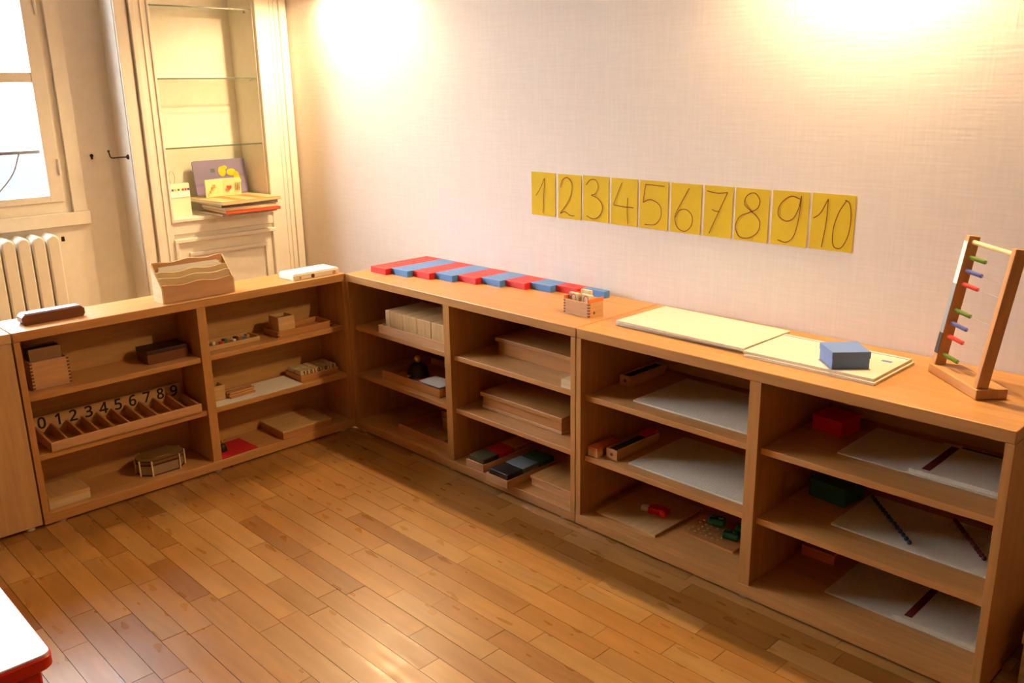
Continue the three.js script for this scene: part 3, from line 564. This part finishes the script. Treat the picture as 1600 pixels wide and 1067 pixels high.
// ================================================================== RIGHT UNIT, LEFT COLUMN
function stickBox(label, x0, x1, zf, d, y, h, colour, cname) {
  const t = thing('stick_box', label, 'box', ...onBack(x0, x1, zf, d, y)), w = x1 - x0;
  mesh('body', trayGeo(w, h, d, 0.006), M.trayPale, t); mesh('end_hole', cyl(0.006, 0.006, 0.001, 0, 0, 0, 12).rotateX(Q).translate(0, h * 0.5, d / 2), M.dark, t);
  mesh('contents', bx(w - 0.016, h - 0.008, d - 0.016, 0, 0.0055, 0, 0.002), colour, t, cname + ' contents');
}
{
  stickBox('slim wooden box with dark contents on the top shelf of the right unit', 1.352, 1.400, -0.180, 0.20, UP, 0.036, M.nightGreen, 'dark green');
  board('studded_board', 'white studded board on the top shelf, left column of the right unit', 1.492, 1.918, -0.076, 0.296, UP, 0.006);
  stickBox('slim wooden box with blue and red contents on the middle shelf', 1.402, 1.448, -0.054, 0.23, MID, 0.036, M.navy, 'dark blue');
  one('red_rod', bx(0.03, 0.006, 0.07, 0, 0, 0, 0.001), M.red, 'small red piece lying on the slim box with blue contents', 'piece', [1.425, MID + 0.036, -0.25]);
  lidBox('tiny_box', 'tiny wooden box at the front edge beside the slim box', onBack(1.345, 1.386, -0.026, 0.12, MID), 0.040, 0.034, 0.118, 0.010, M.trayPale, M.orange, 0.0005);
  board('studded_board', 'white studded board on the middle shelf, left column of the right unit', 1.490, 1.918, -0.062, 0.310, MID, 0.006);
}
{
  const b = thing('wooden_board', 'square pale wooden board with the red toy on the bottom shelf', 'board', [1.490, LOW, -0.183]);
  mesh('sheet', bx(0.250, 0.008, 0.268, 0, 0, 0, 0.001), M.pale, b);
  const r = thing('red_piece', 'red toy piece with pale end on the wooden board', 'toy', [1.508, LOW + 0.0082, -0.175], 0.25);
  mesh('red_body', [bx(0.062, 0.024, 0.036, 0.020, 0, 0, 0.006), bx(0.024, 0.018, 0.046, 0.046, 0, 0, 0.005)], M.red, r); mesh('pale_end', bx(0.030, 0.019, 0.026, -0.026, 0, 0, 0.007), M.paper, r, 'pale rounded end');
  const g = thing('peg_board', 'low board with green pieces beside the divider', 'board', [1.748, LOW, -0.218]);
  mesh('sheet', bx(0.205, 0.008, 0.170, 0, 0, 0, 0.001), M.tray, g);
  const studs = []; for (let i = 0; i < 6; i++) for (let j = 0; j < 5; j++) studs.push(cyl(0.004, 0.004, 0.003, -0.08 + i * 0.022, 0.008, -0.03 + j * 0.022, 8)); mesh('pegs', studs, M.pale, g, 'rows of small pegs');
  for (const [x, z, l] of [[-0.030, -0.03, 'rear left'], [0.055, 0.020, 'front'], [0.066, -0.040, 'rear right']]) {
    const k = thing('green_piece', l + ' dark green piece on the low peg board', 'piece', [1.748 + x, LOW + 0.0112, -0.218 + z], 0.2, 'green pieces on the peg board');
    mesh('cap', [bx(0.058, 0.024, 0.040, 0, 0, 0, 0.009)], M.greenDark, k); mesh('stud', [cyl(0.007, 0.007, 0.005, -0.012, 0.0235, 0, 12), cyl(0.007, 0.007, 0.005, 0.012, 0.0235, 0, 12)], M.green, k);
  }
}
// ================================================================== RIGHT UNIT, RIGHT COLUMN
{
  lidBox('red_box', 'bright red box at the back of the top shelf', onBack(2.020, 2.118, -0.246, 0.10, UP), 0.096, 0.046, 0.098, 0.014, M.red, M.red, 0.001).rotation.y = -0.12;
  lidBox('green_box', 'dark green box at the back of the middle shelf', onBack(2.024, 2.144, -0.250, 0.11, MID), 0.118, 0.058, 0.108, 0.016, M.greenDark, M.greenDark, 0.001).rotation.y = -0.1;
  lidBox('orange_box', 'orange wooden box at the back of the bottom shelf', onBack(2.000, 2.108, -0.280, 0.10, LOW), 0.106, 0.034, 0.098, 0.010, M.orange, M.orange, 0.001);
  for (const [y, l] of [[UP, 'top'], [LOW, 'bottom']]) {
    board('studded_board', `wide white board on the ${l} shelf, right column of the right unit`, 2.156, 2.585, -0.126, 0.25, y, 0.005);
    const b = board('studded_board', `smaller white board with dark red bar on the ${l} shelf`, 2.349, 2.590, -0.128, 0.235, y + 0.0052, 0.012);
    mesh('dark_bar', [bx(0.020, 0.0012, 0.200, -0.084, 0.012, 0.002, 0)], M.maroon, b, 'dark red bar'); mesh('green_edge', [bx(0.16, 0.0012, 0.008, 0.01, 0.012, -0.108, 0)], M.nightGreen, b, 'dark green line');
  }
  board('studded_board', 'wide white board under the bead chains on the middle shelf', 2.157, 2.590, -0.124, 0.255, MID, 0.006);
  const chain = (a, b, m, label) => {
    const t = thing('bead_chain', label, 'beads', [0, MID + 0.0062, 0], 0), A = new THREE.Vector3(a[0], 0.0066, a[1]), Bv = new THREE.Vector3(b[0], 0.0066, b[1]); const n = 26, bead = uvm(new THREE.SphereGeometry(0.0065, 8, 6), 'x');
    for (let i = 0; i < n; i++) { const p = A.clone().lerp(Bv, i / (n - 1)); const s = (i % 2 ? 1 : -1) * 0.0032; const o = mesh('bead', bead, m, t); o.position.set(p.x + s, p.y, p.z + s); }
    mesh('cord', tube([[A.x, 0.005, A.z], [(A.x + Bv.x) / 2, 0.005, (A.z + Bv.z) / 2], [Bv.x, 0.005, Bv.z]], 0.0012, 6, 5), m, t);
  };
  chain([2.178, -0.345], [2.360, -0.156], M.navy, 'dark blue bead chain laid across the white board');
  chain([2.406, -0.360], [2.530, -0.205], M.maroon, 'dark red bead chain at the right end of the board');
}

// ================================================================== IN THE ALCOVE
{
  const bk = (label, w, h, d, pos, turn, cover, gname) => {
    const t = thing('book', label, 'book', pos, turn, 'books stacked in the alcove');
    mesh('pages', bx(w - 0.006, h - 0.004, d - 0.006, 0, 0.002, 0, 0), M.paper, t);
    mesh('cover', [bx(w, 0.002, d, 0, 0, 0, 0), bx(w, 0.002, d, 0, h - 0.002, 0, 0), bx(w, h, 0.003, 0, 0, d / 2 - 0.0015, 0)], cover, t); return t;
  };
  let y = NI.y0; const cover = (c) => std(c, 0.55);
  const add = (label, w, h, d, x, z, turn, c) => { const t = bk(label, w, h, d, [x, y, z], turn, cover(c)); y += h + 0.0006; return t; };
  add('thin book with colourful spine at the bottom of the alcove stack', 0.300, 0.012, 0.250, -1.06, -0.085, Q + 0.03, '#a8a08c');
  add('orange book near the bottom of the alcove stack', 0.290, 0.014, 0.280, -1.045, -0.10, Q - 0.05, '#c9541f');
  add('cream book in the middle of the alcove stack', 0.280, 0.016, 0.250, -1.05, -0.09, Q + 0.02, '#e9d9b0');
  add('grey book below the top of the alcove stack', 0.300, 0.014, 0.260, -1.055, -0.09, Q - 0.02, '#6c6660');
  const top = add('large beige book on top of the alcove stack', 0.330, 0.016, 0.330, -1.075, -0.08, Q + 0.08, '#cfb684');
  mesh('cover_stripe', [bx(0.05, 0.0005, 0.30, -0.05, 0.016, 0, 0), bx(0.05, 0.0005, 0.30, 0.07, 0.016, 0, 0)], cover('#d9843c'), top, 'orange cover stripe');
  const yt = y;
  { // violet picture board leaning against the back of the alcove
    const t = thing('picture_board', 'violet board with yellow shapes leaning in the alcove', 'board', [-1.215, yt, -0.095], Q);
    const s = new THREE.Shape(), w = 0.285, h = 0.175, r = 0.012; s.moveTo(-w / 2 + r, 0); s.lineTo(w / 2 - r, 0); s.quadraticCurveTo(w / 2, 0, w / 2, r); s.lineTo(w / 2, h - r); s.quadraticCurveTo(w / 2, h, w / 2 - r, h); s.lineTo(-w / 2 + r, h); s.quadraticCurveTo(-w / 2, h, -w / 2, h - r); s.lineTo(-w / 2, r); s.quadraticCurveTo(-w / 2, 0, -w / 2 + r, 0);
    const lean = g => g.rotateX(-0.16).translate(0, 0.002, 0); mesh('panel', lean(extr(s, 0.006, 0.0005)), M.violet, t);
    const Y = []; for (const [x, yy, rx, ry] of [[0.010, 0.115, 0.020, 0.026], [0.026, 0.134, 0.014, 0.010], [0.060, 0.108, 0.026, 0.018], [0.086, 0.086, 0.016, 0.024], [0.098, 0.062, 0.010, 0.012]]) { const e = new THREE.Shape(); e.absellipse(x, yy, rx, ry, 0, Math.PI * 2); Y.push(lean(uvm(new THREE.ExtrudeGeometry(e, { depth: 0.001, bevelEnabled: false, curveSegments: 10 }), 'x').translate(0, 0, 0.0068))); }
    mesh('yellow_shape', Y, std('#ecc91e', 0.6), t, 'yellow painted shapes'); mesh('dark_mark', lean(bx(0.022, 0.020, 0.001, -0.040, 0.112, 0.0072, 0)), M.slate, t);
  }
  { // small beige picture book standing on the stack
    const t = thing('picture_book', 'small open beige book with red heart standing on the stack', 'book', [-1.135, yt, -0.055], Q);
    for (const [x, a, w] of [[-0.048, 0.16, 0.10], [0.048, -0.20, 0.095]]) { const c = mesh('cover', bx(w, 0.088, 0.006, 0, 0, 0, 0.001), cover('#ead79a'), t); c.position.set(x, 0.001, 0); c.rotation.y = a; }
    const hs = new THREE.Shape(); hs.moveTo(0, 0); hs.bezierCurveTo(-0.022, 0.014, -0.012, 0.030, 0, 0.020); hs.bezierCurveTo(0.012, 0.030, 0.022, 0.014, 0, 0);
    mesh('heart', uvm(new THREE.ExtrudeGeometry(hs, { depth: 0.0008, bevelEnabled: false }), 'x').rotateY(-0.2).translate(0.030, 0.030, 0.0085), M.beadRed, t, 'small red heart');
    mesh('brown_print', [bx(0.016, 0.018, 0.0008, -0.055, 0.046, 0, 0).rotateY(0.16).translate(0, 0, 0.0125 - 0.010), bx(0.010, 0.014, 0.0008, -0.078, 0.022, 0, 0).rotateY(0.16).translate(0, 0, 0.003)].map(g => g.translate(0, 0, 0.004)), M.frame, t);
    mesh('letters', [0, 1, 2].map(i => bx(0.003, 0.040, 0.0008, 0.066 + i * 0.009, 0.026, 0, 0).rotateY(-0.2).translate(0, 0, 0.0005)), M.charcoal, t);
  }
  { // white desk calendar card
    const t = thing('calendar_card', 'white standing card with tiny coloured pictures in the alcove', 'card', [-1.115, NI.y0, 0.190], Q);
    mesh('card', bx(0.112, 0.160, 0.020, 0, 0, 0, 0.002), M.ivory, t);
    [['#3f7a3a', -0.046], ['#3d4f9a', -0.030], ['#c9bb3a', -0.016], ['#4a6a3c', 0.000], ['#b8333a', 0.022], ['#c02c58', 0.036], ['#4450a0', 0.049]].forEach(([c, x]) => mesh('picture', bx(0.010, 0.010, 0.001, x, 0.126, 0.0103, 0), cover(c), t, 'tiny coloured picture'));
    mesh('shelf_strip', bx(0.108, 0.026, 0.004, 0, 0.094, 0.0115, 0.001), M.white, t); mesh('wire_loop', tube([[-0.03, 0.158, 0], [-0.036, 0.20, 0], [-0.022, 0.222, 0], [-0.008, 0.20, 0], [-0.014, 0.158, 0]], 0.0016, 24, 6), M.steel, t);
  }
}

// ================================================================== FOREGROUND AND RIGHT EDGE
{
  const t = thing('child_table', 'low red table with white top in the foreground', 'table', [1.606, 0, 1.712]), W = 0.95, D = 0.62, R = 0.022;
  const rect = (e, r) => { const s = new THREE.Shape(), a = -W - e * -1, x0 = -W + e, x1 = -e, z0 = e, z1 = D - e; s.moveTo(x0 + r, z0); s.lineTo(x1 - r, z0); s.quadraticCurveTo(x1, z0, x1, z0 + r); s.lineTo(x1, z1 - r); s.quadraticCurveTo(x1, z1, x1 - r, z1); s.lineTo(x0 + r, z1); s.quadraticCurveTo(x0, z1, x0, z1 - r); s.lineTo(x0, z0 + r); s.quadraticCurveTo(x0, z0, x0 + r, z0); return s; };
  const flat = (e, r, y, h, bev) => { const g = extr(rect(e + bev, r), h - 2 * bev, bev); g.rotateX(Q); g.translate(0, y + h - bev, 0); return g; };
  mesh('rim', flat(0, R, 0.470, 0.028, 0.004), M.tableRed, t, 'rounded red rim'); mesh('table_top', flat(0.0035, R * 0.9, 0.4975, 0.004, 0.0008), M.whiteTop, t, 'white laminate top');
  for (const [x, z] of [[-0.055, 0.055], [-W + 0.055, 0.055], [-0.055, D - 0.055], [-W + 0.055, D - 0.055]]) mesh('leg', bx(0.07, 0.470, 0.07, x, 0, z, 0.006, 'y'), M.tableRed, t);
  mesh('apron', [bx(W - 0.16, 0.07, 0.018, -W / 2, 0.400, 0.045), bx(W - 0.16, 0.07, 0.018, -W / 2, 0.400, D - 0.045), bx(0.018, 0.07, D - 0.16, -0.045, 0.400, D / 2), bx(0.018, 0.07, D - 0.16, -W + 0.045, 0.400, D / 2)], M.tableRed, t);
  lidBox('storage_box', 'pale lidded box on the floor at the right edge', [[2.79, 0, -0.26], 0], 0.25, 0.150, 0.245, 0.035, M.light, M.light, 0.004);
}
renderer.render(scene, camera);
